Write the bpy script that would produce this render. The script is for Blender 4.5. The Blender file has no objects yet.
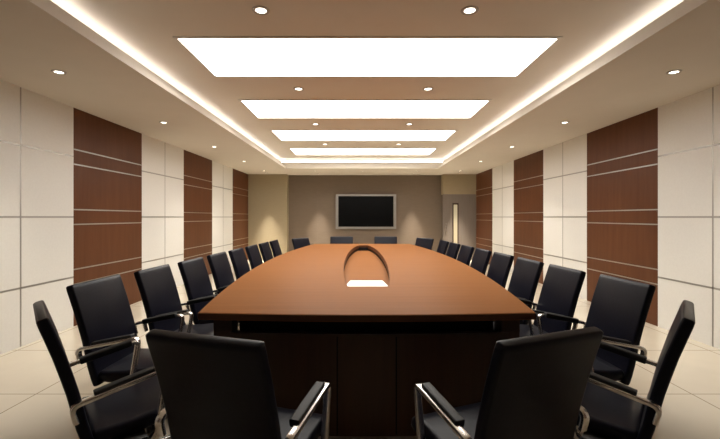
import bpy, bmesh, math
from mathutils import Vector, Matrix

C = bpy.context.scene.collection
PI = math.pi

# ------------------------------------------------------------------ helpers
def link(name, me, parent=None):
    o = bpy.data.objects.new(name, me)
    C.objects.link(o)
    if parent is not None:
        o.parent = parent
    return o

def obj(name, bm, mat, parent=None, smooth=False):
    bmesh.ops.recalc_face_normals(bm, faces=bm.faces[:])
    me = bpy.data.meshes.new(name)
    bm.to_mesh(me)
    bm.free()
    me.materials.append(mat)
    if smooth:
        me.polygons.foreach_set('use_smooth', [True] * len(me.polygons))
        me.set_sharp_from_angle(angle=math.radians(40))
    return link(name, me, parent)

def tag(o, label, cat, group=None):
    o['label'] = label
    o['category'] = cat
    if group:
        o['group'] = group
    return o

def thing(name, loc, rz=0.0):
    o = bpy.data.objects.new(name, None)
    C.objects.link(o)
    o.empty_display_size = 0.1
    o.location = loc
    o.rotation_euler = (0, 0, rz)
    return o

def struct(o):
    o['kind'] = 'structure'
    return o

def box(bm, x0, x1, y0, y1, z0, z1, bev=0.0):
    r = bmesh.ops.create_cube(bm, size=1.0)
    vs = r['verts']
    for v in vs:
        v.co = Vector(((x0 + x1) / 2 + v.co.x * (x1 - x0),
                       (y0 + y1) / 2 + v.co.y * (y1 - y0),
                       (z0 + z1) / 2 + v.co.z * (z1 - z0)))
    if bev:
        es = list({e for v in vs for e in v.link_edges})
        bmesh.ops.bevel(bm, geom=es, offset=bev, segments=2, profile=0.5, affect='EDGES')
    return bm

def newbox(*a):
    return box(bmesh.new(), *a)

def lathe(bm, prof, n=24, cx=0, cy=0, cap=False):
    rings = []
    for r, z in prof:
        rings.append([bm.verts.new((cx + r * math.cos(2 * PI * k / n), cy + r * math.sin(2 * PI * k / n), z)) for k in range(n)])
    for a, b in zip(rings, rings[1:]):
        for k in range(n):
            bm.faces.new((a[k], a[(k + 1) % n], b[(k + 1) % n], b[k]))
    if cap:
        bm.faces.new(rings[0])
        bm.faces.new(rings[-1])
    return bm

def fillet(pts, rad, seg=6):
    """polyline in 2D with rounded corners"""
    out = [Vector(pts[0])]
    for i in range(1, len(pts) - 1):
        p = Vector(pts[i])
        a = (Vector(pts[i - 1]) - p)
        b = (Vector(pts[i + 1]) - p)
        r = rad[i - 1] if isinstance(rad, (list, tuple)) else rad
        d = min(r, a.length * .49, b.length * .49)
        pa = p + a.normalized() * d
        pb = p + b.normalized() * d
        for k in range(seg + 1):
            t = k / seg
            out.append(pa * (1 - t) ** 2 + p * 2 * t * (1 - t) + pb * t * t)
    out.append(Vector(pts[-1]))
    return out

def rrect(w, h, r, seg=4):
    pts = []
    for sx, sy, a0 in ((1, 1, 0), (-1, 1, 90), (-1, -1, 180), (1, -1, 270)):
        cx, cy = sx * (w / 2 - r), sy * (h / 2 - r)
        for k in range(seg + 1):
            a = math.radians(a0 + 90 * k / seg)
            pts.append((cx + r * math.cos(a), cy + r * math.sin(a)))
    return pts

def sweep(bm, path, sec, x0=0.0, soft=0.0):
    """sweep a section (x, normal) along a path in the y-z plane; soft rounds the ends"""
    n = len(path)
    fr = []
    for i in range(n):
        t = (Vector(path[min(i + 1, n - 1)]) - Vector(path[max(i - 1, 0)])).normalized()
        fr.append((Vector(path[i]), t, Vector((-t.y, t.x))))
    rows = []
    if soft:
        p, t, nn = fr[0]
        for a in (75, 50, 25):
            a = math.radians(a)
            rows.append((p + t * (soft - soft * math.sin(a)) - t * 0, nn, soft * (1 - math.cos(a))))
        start = rows
        rows = [(p + t * (soft * (1 - math.sin(math.radians(a)))), nn, soft * (1 - math.cos(math.radians(a)))) for a in (80, 55, 28)]
        for q, tt, m in fr:
            if (q - p).length > soft and (q - fr[-1][0]).length > soft:
                rows.append((q, m, 0))
        p, t, nn = fr[-1]
        rows += [(p - t * (soft * (1 - math.sin(math.radians(a)))), nn, soft * (1 - math.cos(math.radians(a)))) for a in (28, 55, 80)]
    else:
        rows = [(q, m, 0) for q, tt, m in fr]
    mw = max(abs(s[0]) for s in sec)
    mh = max(abs(s[1]) for s in sec)
    rings = []
    for q, m, ins in rows:
        kx = (mw - ins) / mw
        kh = (mh - ins) / mh
        rings.append([bm.verts.new((x0 + s[0] * kx, q.x + m.x * s[1] * kh, q.y + m.y * s[1] * kh)) for s in sec])
    k = len(sec)
    for a, b in zip(rings, rings[1:]):
        for i in range(k):
            bm.faces.new((a[i], a[(i + 1) % k], b[(i + 1) % k], b[i]))
    bm.faces.new(rings[0])
    bm.faces.new(rings[-1])
    return bm

def prism(bm, pts, z0, z1):
    lo = [bm.verts.new((x, y, z0)) for x, y in pts]
    hi = [bm.verts.new((x, y, z1)) for x, y in pts]
    n = len(pts)
    for i in range(n):
        bm.faces.new((lo[i], lo[(i + 1) % n], hi[(i + 1) % n], hi[i]))
    bm.faces.new(lo)
    bm.faces.new(hi)
    return bm

# ---------------------------------------------------------------- materials
def mat(name, col, rough=0.5, metal=0.0, spec=0.5):
    m = bpy.data.materials.new(name)
    m.use_nodes = True
    b = m.node_tree.nodes['Principled BSDF']
    b.inputs['Base Color'].default_value = (*col, 1)
    b.inputs['Roughness'].default_value = rough
    b.inputs['Metallic'].default_value = metal
    b.inputs['Specular IOR Level'].default_value = spec
    return m

def noisy(m, c1, c2, scale, detail=4, bump=0.0, lo=.3, hi=.7, bscale=None):
    """object-space noise between two colours; scale is a 3-vector"""
    nt = m.node_tree
    N = nt.nodes
    L = nt.links
    b = N['Principled BSDF']
    tc = N.new('ShaderNodeTexCoord')
    mp = N.new('ShaderNodeMapping')
    mp.inputs['Scale'].default_value = scale
    nz = N.new('ShaderNodeTexNoise')
    nz.inputs['Scale'].default_value = 1.0
    nz.inputs['Detail'].default_value = detail
    nz.inputs['Roughness'].default_value = 0.6
    rp = N.new('ShaderNodeValToRGB')
    rp.color_ramp.elements[0].position = lo
    rp.color_ramp.elements[1].position = hi
    rp.color_ramp.elements[0].color = (*c1, 1)
    rp.color_ramp.elements[1].color = (*c2, 1)
    L.new(tc.outputs['Object'], mp.inputs['Vector'])
    L.new(mp.outputs['Vector'], nz.inputs['Vector'])
    L.new(nz.outputs['Fac'], rp.inputs['Fac'])
    L.new(rp.outputs['Color'], b.inputs['Base Color'])
    if bump:
        bp = N.new('ShaderNodeBump')
        bp.inputs['Strength'].default_value = bump
        bp.inputs['Distance'].default_value = 0.002
        L.new(nz.outputs['Fac'], bp.inputs['Height'])
        L.new(bp.outputs['Normal'], b.inputs['Normal'])
    return m

def emit(name, col, s):
    m = bpy.data.materials.new(name)
    m.use_nodes = True
    b = m.node_tree.nodes['Principled BSDF']
    b.inputs['Base Color'].default_value = (.8, .8, .8, 1)
    b.inputs['Emission Color'].default_value = (*col, 1)
    b.inputs['Emission Strength'].default_value = s
    return m

M_table = noisy(mat('table_veneer', (.4, .2, .1), .42, 0, .02), (.226, .090, .029), (.258, .105, .037), (.9, 28, 28), 5)
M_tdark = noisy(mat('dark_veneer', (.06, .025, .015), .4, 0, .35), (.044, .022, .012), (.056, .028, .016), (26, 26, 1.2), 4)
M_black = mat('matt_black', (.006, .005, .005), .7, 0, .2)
M_wallw = noisy(mat('wall_veneer', (.2, .08, .04), .42, 0, .12), (.100, .037, .0155), (.122, .047, .021), (12, 12, 1.1), 4)
M_white = noisy(mat('wall_fabric', (.66, .62, .56), .7, 0, .3), (.71, .69, .65), (.74, .72, .68), (40, 40, 40), 3, .05)
M_strip = mat('brushed_aluminium', (.40, .38, .35), .48, 1.0)
M_chrome = mat('polished_chrome', (.82, .80, .77), .24, 1.0)
M_leather = noisy(mat('black_leather', (.01, .01, .012), .34, 0, .17), (.0040, .0040, .0085), (.006, .006, .013), (60, 60, 60), 3, .12)
M_pad = mat('black_armpad', (.010, .010, .011), .5, 0, .4)
M_plastic = mat('black_plastic', (.015, .015, .016), .45)
M_ceil = noisy(mat('ceiling_paint', (.55, .47, .38), .85, 0, .2), (.64, .585, .51), (.655, .60, .525), (3, 3, 3), 2)
M_taupe = noisy(mat('taupe_wallcovering', (.3, .25, .2), .7, 0, .3), (.150, .112, .082), (.165, .125, .092), (6, 6, 50), 3)
M_beige = noisy(mat('beige_wallcovering', (.5, .43, .3), .7, 0, .3), (.315, .255, .165), (.335, .275, .18), (6, 6, 50), 3)
M_door = noisy(mat('door_veneer', (.30, .26, .22), .5, 0, .4), (.17, .14, .118), (.19, .157, .132), (20, 20, 1.5), 3)
M_silver = mat('silver_bezel', (.27, .25, .23), .4, .5)
M_screen = mat('dark_screen', (.002, .002, .002), .3, 0, .08)
M_inlay = mat('white_inlay', (.93, .91, .87), .35)
M_frame = mat('light_frame', (.6, .56, .5), .5, .2)
M_panel = emit('light_diffuser', (1.0, .965, .90), 5.5)
M_edge_shade = noisy(mat('shaded_edge_veneer', (.12, .05, .03), .4, 0, .25), (.080, .036, .018), (.098, .044, .022), (.9, 28, 28), 4)  # table veneer darkened, shade of the upright slab edge painted in
M_ring = mat('downlight_ring', (.42, .39, .35), .5)
M_bulb = emit('downlight_bulb', (1.0, .93, .80), 4.0)
M_strip_led = emit('cove_led', (1.0, .985, .96), 8.0)
M_doorglass = emit('door_glass', (1.0, .86, .55), .22)
M_doorglass.node_tree.nodes['Principled BSDF'].inputs['Base Color'].default_value = (.30, .25, .16, 1)

def floor_mat():
    m = mat('polished_floor_tile', (.6, .5, .4), .14, 0, .5)
    nt = m.node_tree
    N, L = nt.nodes, nt.links
    b = N['Principled BSDF']
    tc = N.new('ShaderNodeTexCoord')
    mp = N.new('ShaderNodeMapping')
    mp.inputs['Location'].default_value = (-.53, -.05, 0)
    br = N.new('ShaderNodeTexBrick')
    br.offset = 0
    br.squash = 1
    br.inputs['Scale'].default_value = 1.0
    br.inputs['Brick Width'].default_value = 1.0
    br.inputs['Row Height'].default_value = 1.0
    br.inputs['Mortar Size'].default_value = .005
    br.inputs['Mortar Smooth'].default_value = .2
    br.inputs['Color1'].default_value = (.70, .63, .51, 1)
    br.inputs['Color2'].default_value = (.72, .65, .53, 1)
    br.inputs['Mortar'].default_value = (.30, .24, .17, 1)
    nz = N.new('ShaderNodeTexNoise')
    nz.inputs['Scale'].default_value = 3
    nz.inputs['Detail'].default_value = 5
    mx = N.new('ShaderNodeMixRGB')
    mx.blend_type = 'MULTIPLY'
    mx.inputs['Fac'].default_value = .12
    L.new(tc.outputs['Object'], mp.inputs['Vector'])
    L.new(mp.outputs['Vector'], br.inputs['Vector'])
    L.new(tc.outputs['Object'], nz.inputs['Vector'])
    L.new(br.outputs['Color'], mx.inputs['Color1'])
    L.new(nz.outputs['Fac'], mx.inputs['Color2'])
    L.new(mx.outputs['Color'], b.inputs['Base Color'])
    return m
M_floor = floor_mat()

# ------------------------------------------------------------------ setting
XL, XR = -3.53, 3.67          # side walls
YN, YS, YF = -2.6, 12.63, 12.92  # near wall, flanking back walls, recessed back wall
H, HC = 2.70, 3.00            # soffit, raised ceiling
EYE = 1.35
XC = .07

struct(obj('floor', newbox(XL - .2, XR + .2, YN - .2, YF + .2, -.1, 0), M_floor))

def side_wall(name, xf, s):
    """xf: finished face; s=+1 when the room lies on +x"""
    w = struct(obj(name, newbox(min(xf - s * .02, xf - s * .15), max(xf - s * .02, xf - s * .15), YN, YF, 0, H), M_strip))
    rows = [0, .61, 1.35, 2.095, H]
    g = .009
    k = -5
    while True:
        y0 = 4.93 + 1.54 * k
        y1 = min(y0 + 1.54, YS)
        y0 = max(y0, YN)
        if y0 >= YS - .05:
            break
        xa, xb = sorted((xf, xf - s * .0205))
        if k % 2 == 0:      # timber bay
            bm = bmesh.new()
            zs = []
            for z in rows[1:4]:
                zs += [z - .092, z + .092]
            e = [0] + zs + [H]
            for a, b in zip(e, e[1:]):
                box(bm, xa, xb, y0, y1, a + (.005 if a else 0), b - (.005 if b < H else 0))
            p = obj('timber_panel', bm, M_wallw, w)
            bm = bmesh.new()
            xs, xt = sorted((xf + s * .004, xf - s * .018))
            for z in zs:
                box(bm, xs, xt, y0 + .002, y1 - .002, z - .008, z + .008)
            obj('metal_strip', bm, M_strip, p)
        else:
            bm = bmesh.new()
            ym = (4.93 + 1.54 * k) + .77
            cols = [(y0, ym), (ym, y1)] if ym > y0 + .05 else [(y0, y1)]
            for (c0, c1) in cols:
                for a, b in zip(rows, rows[1:]):
                    box(bm, xa, xb, c0 + (g if c0 == ym else .002), c1 - (g if c1 == ym else .002), a + (g if a else 0), b - (g if b < H else 0))
            p = obj('white_panel', bm, M_white, w)
            bm = bmesh.new()
            xs, xt = sorted((xf + s * .001, xf - s * .019))
            for z in rows[1:4]:
                box(bm, xs, xt, y0 + .003, y1 - .003, z - .010, z + .010)
            if len(cols) == 2:
                box(bm, xs, xt, ym - .009, ym + .009, .001, H - .001)
            obj('metal_strip', bm, M_strip, p)
        k += 1
    return w
side_wall('wall_left', XL, 1)
side_wall('wall_right', XR, -1)
struct(obj('wall_front', newbox(XL - .15, XR + .15, YN - .15, YN - .001, 0, H), M_taupe))

wb = struct(obj('wall_back', newbox(XL - .15, XR + .15, YF, YF + .15, 0, H), M_taupe))
bm = bmesh.new()                                  # thin seams of the wall covering
for x in (-1.37, 1.73):
    box(bm, x - .006, x + .006, YF - .004, YF + .01, 0, H)
obj('wall_seam', bm, M_taupe, wb)
XP, XD = -2.305, 2.62
struct(obj('wall_pier', newbox(XL, XP, YS, YF - .001, 0, H), M_beige))
# right flank: header over a door
wd = struct(obj('wall_door_side', newbox(XD, XR, YS, YF - .001, 2.07, H), M_beige))
d = struct(obj('door_1', newbox(XD + .002, XR - .002, YS + .01, YS + .06, 0.0, 2.068), M_door))
gx0, gx1 = 2.955, 3.075
bm = bmesh.new()
for a in ((gx0 - .035, gx0, .35, 1.79), (gx1, gx1 + .035, .35, 1.79), (gx0, gx1, 1.74, 1.79), (gx0, gx1, .35, .40)):
    box(bm, a[0], a[1], YS - .006, YS + .02, a[2], a[3])
obj('glass_frame', bm, M_tdark, d)
obj('glass_strip', newbox(gx0, gx1, YS, YS + .015, .40, 1.74), M_doorglass, d)
bm = bmesh.new()
box(bm, 2.70, 2.72, YS - .045, YS - .025, .85, 1.15, .004)
box(bm, 2.70, 2.72, YS - .03, YS + .012, .88, .90)
box(bm, 2.70, 2.72, YS - .03, YS + .012, 1.10, 1.12)
obj('handle', bm, M_chrome, d)

# ceiling: raised tray with a lit cove inside a lower soffit
TX0, TX1, TY0, TY1 = -2.064, 2.168, -1.2, 11.1
LIP = 2.872
ST, TR = .112, .30                                # step above the soffit edge, trough behind the lip
ce = struct(obj('ceiling', newbox(XL - .15, XR + .15, YN - .15, YF + .15, HC, HC + .1), M_ceil))
def ring(bm, x0, x1, y0, y1, X0, X1, Y0, Y1, z0, z1):
    box(bm, X0, x0, Y0, Y1, z0, z1)
    box(bm, x1, X1, Y0, Y1, z0, z1)
    box(bm, x0, x1, Y0, y0, z0, z1)
    box(bm, x0, x1, y1, Y1, z0, z1)
    return bm
bm = ring(bmesh.new(), TX0, TX1, TY0, TY1, XL - .15, XR + .15, YN - .15, YF + .15, H, H + .03)
ring(bm, TX0 - TR, TX1 + TR, TY0 - TR, TY1 + TR, XL - .15, XR + .15, YN - .15, YF + .15, H + .0301, HC - .0005)
obj('soffit', bm, M_ceil, ce)
def tray(bm, a, b, z0, z1):
    return ring(bm, TX0 - a, TX1 + a, TY0 - a, TY1 + a, TX0 - b, TX1 + b, TY0 - b, TY1 + b, z0, z1)
bm = tray(bmesh.new(), 0, ST + .02, H + .0301, H + .05)
tray(bm, ST, ST + .018, H + .05, LIP)
obj('cove_lip', bm, M_ceil, ce)
obj('light_strip', tray(bmesh.new(), ST + .10, ST + .125, 2.905, 2.918), M_strip_led, ce)
obj('strip_bracket', tray(bmesh.new(), ST + .105, ST + .12, 2.8205, 2.9045), M_ceil, ce)
obj('trough_floor', tray(bmesh.new(), ST + .02, TR - .001, H + .051, 2.82), M_ceil, ce)

# ----------------------------------------------------------- ceiling lights
ords = ['nearest', 'second', 'third', 'farthest']
for i in range(4):
    y0 = 3.68 + 1.965 * i
    y1 = y0 + .98
    t = thing('ceiling_light_panel', (XC, (y0 + y1) / 2, HC))
    tag(t, ['large rectangular glowing light panel in raised ceiling, nearest and largest of four',
            'rectangular glowing light panel in raised ceiling, second from the near end',
            'rectangular glowing light panel in raised ceiling, third from the near end',
            'small-looking glowing light panel in raised ceiling, closest to the television wall'][i], 'ceiling light', 'light panels of the raised ceiling')
    w, l = 1.75, .49
    bm = ring(bmesh.new(), -w, w, -l, l, -w - .03, w + .03, -l - .03, l + .03, -.012, 0)
    obj('frame', bm, M_frame, t)
    obj('diffuser', newbox(-w, w, -l, l, -.006, -.001), M_panel, t)

def spot(parent, loc, energy, size, blend=.6, col=(1, .92, .78)):
    l = bpy.data.lights.new('spot_lamp', 'SPOT')
    l.energy = energy
    l.spot_size = math.radians(size)
    l.spot_blend = blend
    l.color = col
    l.shadow_soft_size = .03
    o = bpy.data.objects.new('spot_lamp', l)
    C.objects.link(o)
    o.parent = parent
    o.location = loc
    return o

proto = {}
def downlight(x, y, z, label, group, r=.05, energy=30, size=70, blend=.7):
    t = thing('recessed_downlight', (x, y, z))
    tag(t, label, 'downlight', group)
    if r not in proto:
        bm = lathe(bmesh.new(), [(r, .0), (r, -.006), (r * 1.5, -.008), (r * 1.6, -.004), (r * 1.6, 0), (r, 0)], 28)
        a = obj('trim_ring', bm, M_ring, t, True)
        bm = lathe(bmesh.new(), [(.0005, -.003), (r, -.003), (r, -.001), (.0005, -.001)], 28)
        b = obj('lamp', bm, M_bulb, t)
        proto[r] = (a, b)
    else:
        for s in proto[r]:
            c = s.copy()
            C.objects.link(c)
            c.parent = t
    spot(t, (0, 0, -.03), energy, size, blend)
    return t

nth = ['first', 'second', 'third', 'fourth', 'fifth']
for sx, side in ((-2.80, 'left'), (2.92, 'right')):
    for i in range(5):
        downlight(sx, 3.72 + 1.985 * i, H, 'small round downlight in lower soffit above %s wall, %s from the near end' % (side, nth[i]),
                  'soffit downlights along the side walls', .038, 70, 80, 1.0)
for i in range(4):
    for sx, side in ((-.79, 'left'), (.875, 'right')):
        downlight(sx, 3.19 + 1.955 * i, HC,
                  'round downlight in raised ceiling, %s of pair %s' % (side, ['in front of the nearest light panel', 'between first and second light panels',
                   'between second and third light panels', 'between third and fourth light panels'][i]),
                  'downlights between the light panels', .044, 40, 80, .9)
for x, lab in ((-1.32, 'left of the television'), (.08, 'straight above the television'), (1.68, 'right of the television')):
    downlight(x, 11.75, H, 'small downlight in far soffit, front row, %s' % lab, 'downlights of the far soffit', .026, 20, 60)
for x, y, lab in ((-2.86, 12.20, 'washing the beige pier'), (-1.30, 12.52, 'washing taupe wall left of the television'),
                  (1.68, 12.52, 'washing taupe wall right of the television'), (3.02, 12.20, 'washing the glazed door')):
    downlight(x, y, H, 'small downlight close to far wall, %s' % lab, 'wall washing downlights', .024, 900, 40, 1.0)

# --------------------------------------------------------------- television
tv = tag(thing('television', (.19, YF, 1.523)), 'wide black flat screen television with silver frame hung on taupe wall', 'television')
w, h = .97, .556
bm = ring(bmesh.new(), 0, 1, 0, 1, 0, 1, 0, 1, 0, 0) if False else bmesh.new()
for a in ((-w, -w + .085, -h, h), (w - .085, w, -h, h), (-w + .085, w - .085, h - .06, h), (-w + .085, w - .085, -h, -h + .07)):
    box(bm, a[0], a[1], -.11, -.03, a[2], a[3])
obj('bezel', bm, M_silver, tv)
obj('screen', newbox(-w + .085, w - .085, -.10, -.06, -h + .07, h - .06), M_screen, tv)
obj('back_housing', newbox(-w + .05, w - .05, -.06, -.0005, -h + .05, h - .05), M_plastic, tv)

# -------------------------------------------------------------------- table
TZ = .79
tb = tag(thing('conference_table', (.04, 0, 0)), 'long boat-shaped brown wooden conference table with an oval central recess', 'table')
TYN, TYF = 2.345, 8.31
YM = (TYN + TYF) / 2
HLt = (TYF - TYN) / 2
def hw(y, e=.99, m=1.225):
    t = (y - YM) / HLt
    return m - (m - e) * t * t
def outline(inset=0.0, nf=16, ns=40, bulge=.055):
    y0, y1 = TYN + inset, TYF - inset
    pts = []
    def end(y, s, w):
        return [(w * (2 * k / nf - 1), y + s * bulge * (1 - (2 * k / nf - 1) ** 2)) for k in range(nf + 1)]
    f = end(y0, -1, hw(y0) - inset)
    pts += f
    for k in range(1, ns):
        y = y0 + (y1 - y0) * k / ns
        pts.append((hw(y) - inset, y))
    pts += [(x, y) for x, y in reversed(end(y1, 1, hw(y1) - inset))]
    for k in range(1, ns):
        y = y1 + (y0 - y1) * k / ns
        pts.append((-(hw(y) - inset), y))
    return pts
RY0, RY1 = 3.23, 7.95
def recess(inset=0.0, nf=16, ns=40, z=None):
    """oval opening with flat ends"""
    y0, y1 = RY0 + inset, RY1 - inset
    def rw(t):
        return .262 * math.sqrt(1 - ((t - .45) / .58) ** 2) - inset
    pts = [(rw(0) * (2 * k / nf - 1), y0) for k in range(nf + 1)]
    for k in range(1, ns):
        t = k / ns
        pts.append((rw(t), y0 + (y1 - y0) * t))
    pts += [(rw(1) * (1 - 2 * k / nf), y1) for k in range(nf + 1)]
    for k in range(1, ns):
        t = 1 - k / ns
        pts.append((-rw(t), y0 + (y1 - y0) * t))
    return [(x + .025, y) for x, y in pts]
bm = bmesh.new()
O, I = outline(), recess()
O2 = outline(.004)
I2 = recess(-.003)
def vr(p, z):
    return [bm.verts.new((x, y, z)) for x, y in p]
o0, o1, o2, o3 = vr(O2, TZ), vr(O, TZ - .004), vr(O, TZ - .038), vr(O2, TZ - .042)
i0, i1, i2 = vr(I2, TZ), vr(I, TZ - .003), vr(I, TZ - .042)
n = len(O)
for a, b in ((o0, o1), (o2, o3), (i1, i0), (i2, i1), (i0, o0), (o3, i2)):
    for k in range(n):
        bm.faces.new((a[k], a[(k + 1) % n], b[(k + 1) % n], b[k]))
obj('tabletop', bm, M_table, tb)
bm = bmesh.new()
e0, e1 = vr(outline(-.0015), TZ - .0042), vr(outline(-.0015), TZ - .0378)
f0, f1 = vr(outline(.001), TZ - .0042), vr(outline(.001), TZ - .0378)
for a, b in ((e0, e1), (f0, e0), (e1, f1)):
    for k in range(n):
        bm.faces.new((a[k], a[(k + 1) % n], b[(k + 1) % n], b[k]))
obj('shaded_edge', bm, M_edge_shade, tb)  # side face of the slab, its shade put into the darker colour
# recess well: wall ring and floor
bm = bmesh.new()
RD = .105
def band(p, q, z0, z1):
    a0, a1, b0, b1 = vr(recess(p), z0), vr(recess(p), z1), vr(recess(q), z0), vr(recess(q), z1)
    for a, b in ((a0, b0), (a0, a1), (b0, b1), (a1, b1)):
        for k in range(n):
            bm.faces.new((a[k], a[(k + 1) % n], b[(k + 1) % n], b[k]))
bm = bmesh.new()
band(-.012, .002, TZ - .0035, TZ - .06)
obj('recess_rim', bm, M_wallw, tb)
bm = bmesh.new()
band(-.012, -.004, TZ - .0601, TZ - RD - .0099)
obj('recess_gap', bm, M_black, tb)
obj('recess_floor', prism(bmesh.new(), recess(-.003), TZ - RD - .0099, TZ - RD), M_table, tb)
bm = prism(bmesh.new(), [(-.14, RY0 + .03), (.19, RY0 + .03), (.225, RY0 + .6), (.19, RY0 + .9), (-.14, RY0 + .9), (-.175, RY0 + .6)], TZ - RD + .0005, TZ - RD + .010)
o = obj('inlay_plate', bm, M_inlay, tb)
o['label'] = 'bright white plate at the near end of the recess'
# carcass below the slab
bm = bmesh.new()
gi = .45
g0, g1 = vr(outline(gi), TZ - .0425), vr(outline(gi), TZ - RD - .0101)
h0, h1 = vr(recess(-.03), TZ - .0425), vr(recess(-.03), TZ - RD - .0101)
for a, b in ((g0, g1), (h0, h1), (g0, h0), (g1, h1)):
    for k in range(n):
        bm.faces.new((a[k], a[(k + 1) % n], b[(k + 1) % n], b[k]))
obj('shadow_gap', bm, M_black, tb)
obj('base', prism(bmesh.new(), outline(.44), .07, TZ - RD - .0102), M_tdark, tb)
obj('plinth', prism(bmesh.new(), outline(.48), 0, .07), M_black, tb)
# curved modesty panel under the near end
NP = 24
def arc(w, y, b):
    return [(w * (2 * k / NP - 1), y - b * (1 - (2 * k / NP - 1) ** 2)) for k in range(NP + 1)]
wf = .925
y0 = TYN + .075
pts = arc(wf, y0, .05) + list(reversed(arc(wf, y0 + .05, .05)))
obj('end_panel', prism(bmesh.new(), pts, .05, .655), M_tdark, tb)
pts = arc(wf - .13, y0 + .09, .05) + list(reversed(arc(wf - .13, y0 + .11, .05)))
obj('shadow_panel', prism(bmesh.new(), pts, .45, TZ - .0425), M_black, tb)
for x in (-.175, .175):
    yb = y0 - .05 * (1 - (x / wf) ** 2)
    obj('panel_seam', newbox(x - .004, x + .004, yb - .002, yb + .01, .06, .64), M_black, tb)
for sx in (-1, 1):
    xa, xb = sorted((sx * wf, sx * (wf - .11)))
    obj('corner_block', newbox(xa, xb, y0 - .004, y0 + .12, .6555, TZ - .0425), M_tdark, tb)
    obj('corner_leg', newbox(xa, xb, y0 + .0505, y0 + .12, 0, .655), M_tdark, tb)

# ------------------------------------------------------------------- chairs
def make_chair():
    t = thing('meeting_chair', (0, 0, 0))
    # backrest: padded, leaning, gently curved
    bp = [(-.165, .295), (-.185, .35), (-.205, .42), (-.222, .50), (-.240, .58), (-.262, .66), (-.288, .75), (-.318, .84), (-.345, .92)]
    fine = []
    for i in range(len(bp) - 1):
        for k in range(3):
            u = k / 3
            fine.append(((1 - u) * bp[i][0] + u * bp[i + 1][0], (1 - u) * bp[i][1] + u * bp[i + 1][1]))
    fine.append(bp[-1])
    obj('backrest', sweep(bmesh.new(), fine, rrect(.495, .048, .014), 0, .012), M_leather, t, True)
    # stitched welt round the back edge
    # seat
    sp = [(-.17, .350), (-.10, .345), (0, .350), (.10, .362), (.18, .372), (.225, .372), (.255, .355), (.268, .325)]
    obj('seat', sweep(bmesh.new(), sp, rrect(.475, .072, .026), 0, .022), M_leather, t, True)
    for s in (-1, 1):
        path = fillet([(-.232, .465), (-.252, .54), (.13, .615), (.075, .285), (-.06, .285)], [.06, .045, .06])
        f = obj('arm_frame', sweep(bmesh.new(), path, rrect(.034, .021, .005, 2), s * .290), M_chrome, t, True)
        f['label'] = 'chrome arm loop'
        pp = [(-.165, .564), (-.08, .581), (0, .597), (.085, .614)]
        obj('armrest', sweep(bmesh.new(), pp, rrect(.046, .036, .008, 3), s * .273, .006), M_pad, t, True)
    # swivel base
    bm = bmesh.new()
    lathe(bm, [(.03, .13), (.03, .22), (.022, .222), (.022, .312)], 16, cap=True)
    box(bm, -.29, .29, -.09, .05, .28, .312, .004)
    obj('column', bm, M_plastic, t, True)
    bm = bmesh.new()
    lathe(bm, [(.045, .075), (.05, .09), (.05, .125), (.034, .14)], 20, cap=True)
    obj('hub', bm, M_chrome, t, True)
    for k in range(5):
        a = PI / 2 + 2 * PI * k / 5
        bm = bmesh.new()
        sweep(bm, [(.03, .105), (.15, .096), (.27, .078)], rrect(.036, .026, .008, 3), 0, .005)
        bmesh.ops.rotate(bm, verts=bm.verts, cent=(0, 0, 0), matrix=Matrix.Rotation(a, 3, 'Z'))
        obj('star_leg', bm, M_chrome, t, True)
        bm = bmesh.new()
        for dx in (-.014, .014):
            q = lathe(bmesh.new(), [(.002, -.009), (.026, -.009), (.028, -.005), (.028, .005), (.026, .009), (.002, .009)], 18, cap=True)
            bmesh.ops.rotate(q, verts=q.verts, cent=(0, 0, 0), matrix=Matrix.Rotation(PI / 2, 3, 'Y'))
            bmesh.ops.translate(q, verts=q.verts, vec=(dx, .27, .028))
            me = bpy.data.meshes.new('tmp')
            q.to_mesh(me)
            q.free()
            bm.from_mesh(me)
            bpy.data.meshes.remove(me)
        box(bm, -.004, .004, .262, .278, .02, .07)
        bmesh.ops.rotate(bm, verts=bm.verts, cent=(0, 0, 0), matrix=Matrix.Rotation(a, 3, 'Z'))
        obj('caster', bm, M_plastic, t, True)
    return t

chair0 = make_chair()
first = [True]
def place(bx, by, fx, fy, label, group):
    """bx, by: where the top of the backrest stands; fx, fy: facing"""
    L = math.hypot(fx, fy)
    fx, fy = fx / L, fy / L
    if first[0]:
        t = chair0
        first[0] = False
    else:
        t = chair0.copy()
        C.objects.link(t)
        for ch in list(chair0.children):
            c = ch.copy()
            C.objects.link(c)
            c.parent = t
    t.location = (bx + .345 * fx, by + .345 * fy, 0)
    t.rotation_euler = (0, 0, math.atan2(fy, fx) - PI / 2)
    tag(t, label, 'chair', group)
    return t

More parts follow.
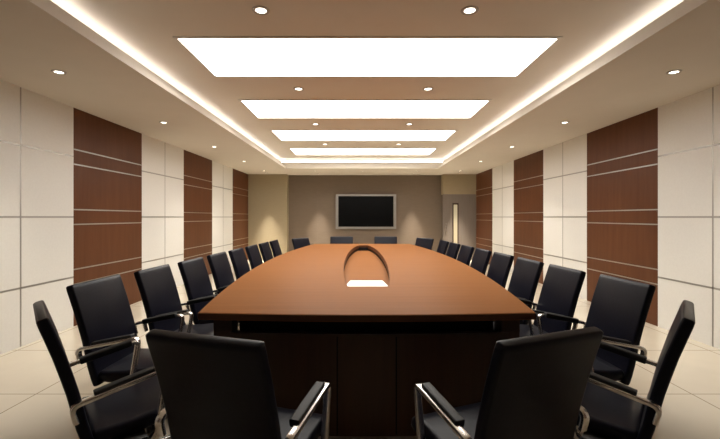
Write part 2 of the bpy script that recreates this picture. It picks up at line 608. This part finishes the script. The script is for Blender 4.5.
G = 'chairs around the conference table'
K = 'black leather meeting chair '
place(-.565, 1.43, .31, .95, K + 'seen from behind in front of table end, left of two', G)
place(.700, 1.45, -.38, .925, K + 'seen from behind in front of table end, right of two', G)
place(-1.49, 1.86, .76, .65, K + 'seen edge-on, turned towards the near left table corner', G)
place(1.535, 1.865, -.77, .63, K + 'seen edge-on, turned towards the near right table corner', G)
o8 = ['first', 'second', 'third', 'fourth', 'fifth', 'sixth', 'seventh', 'eighth']
for i in range(8):
    a = math.radians(1.5)
    x = (-1.815, -1.763)[i] if i < 2 else -1.768 + .026 * i
    place(x, 2.74 + .655 * i, math.cos(a), -math.sin(a), K + '%s from the near end in row along left wall' % o8[i], G)
for i in range(8):
    a = math.radians(3)
    place(1.835 if i == 0 else 1.795 - .037 * i, 2.76 + .64 * i, -math.cos(a), -math.sin(a), K + '%s from the near end in row along right wall' % o8[i], G)
place(-1.215, 8.11, .85, -.52, K + 'angled at the far left corner of the table', G)
place(-.40, 8.74, .0, -1, K + 'at far table end below left half of television', G)
place(.56, 8.74, .0, -1, K + 'at far table end below right half of television', G)
place(1.325, 8.11, -.85, -.52, K + 'angled at the far right corner of the table', G)

# ---------------------------------------------------------- world and camera
wd_ = bpy.data.worlds.new('room_world')
bpy.context.scene.world = wd_
wd_.use_nodes = True
wd_.node_tree.nodes['Background'].inputs['Color'].default_value = (0, 0, 0, 1)
wd_.node_tree.nodes['Background'].inputs['Strength'].default_value = 0

cam = bpy.data.cameras.new('camera')
co = bpy.data.objects.new('camera', cam)
C.objects.link(co)
cam.sensor_fit = 'HORIZONTAL'
cam.sensor_width = 36
cam.lens = 36 * 400 / 720
cam.shift_y = -2.5 / 720
cam.clip_start = .02
co.location = (0, 0, EYE)
co.rotation_euler = (PI / 2, 0, 0)
sc = bpy.context.scene
sc.camera = co
sc.view_settings.view_transform = 'Standard'
sc.view_settings.look = 'None'
sc.view_settings.gamma = 1
sc.view_settings.use_curve_mapping = False
sc.view_settings.exposure = .42
sc.cycles.use_denoising = True
sc.cycles.max_bounces = 10
sc.cycles.diffuse_bounces = 6
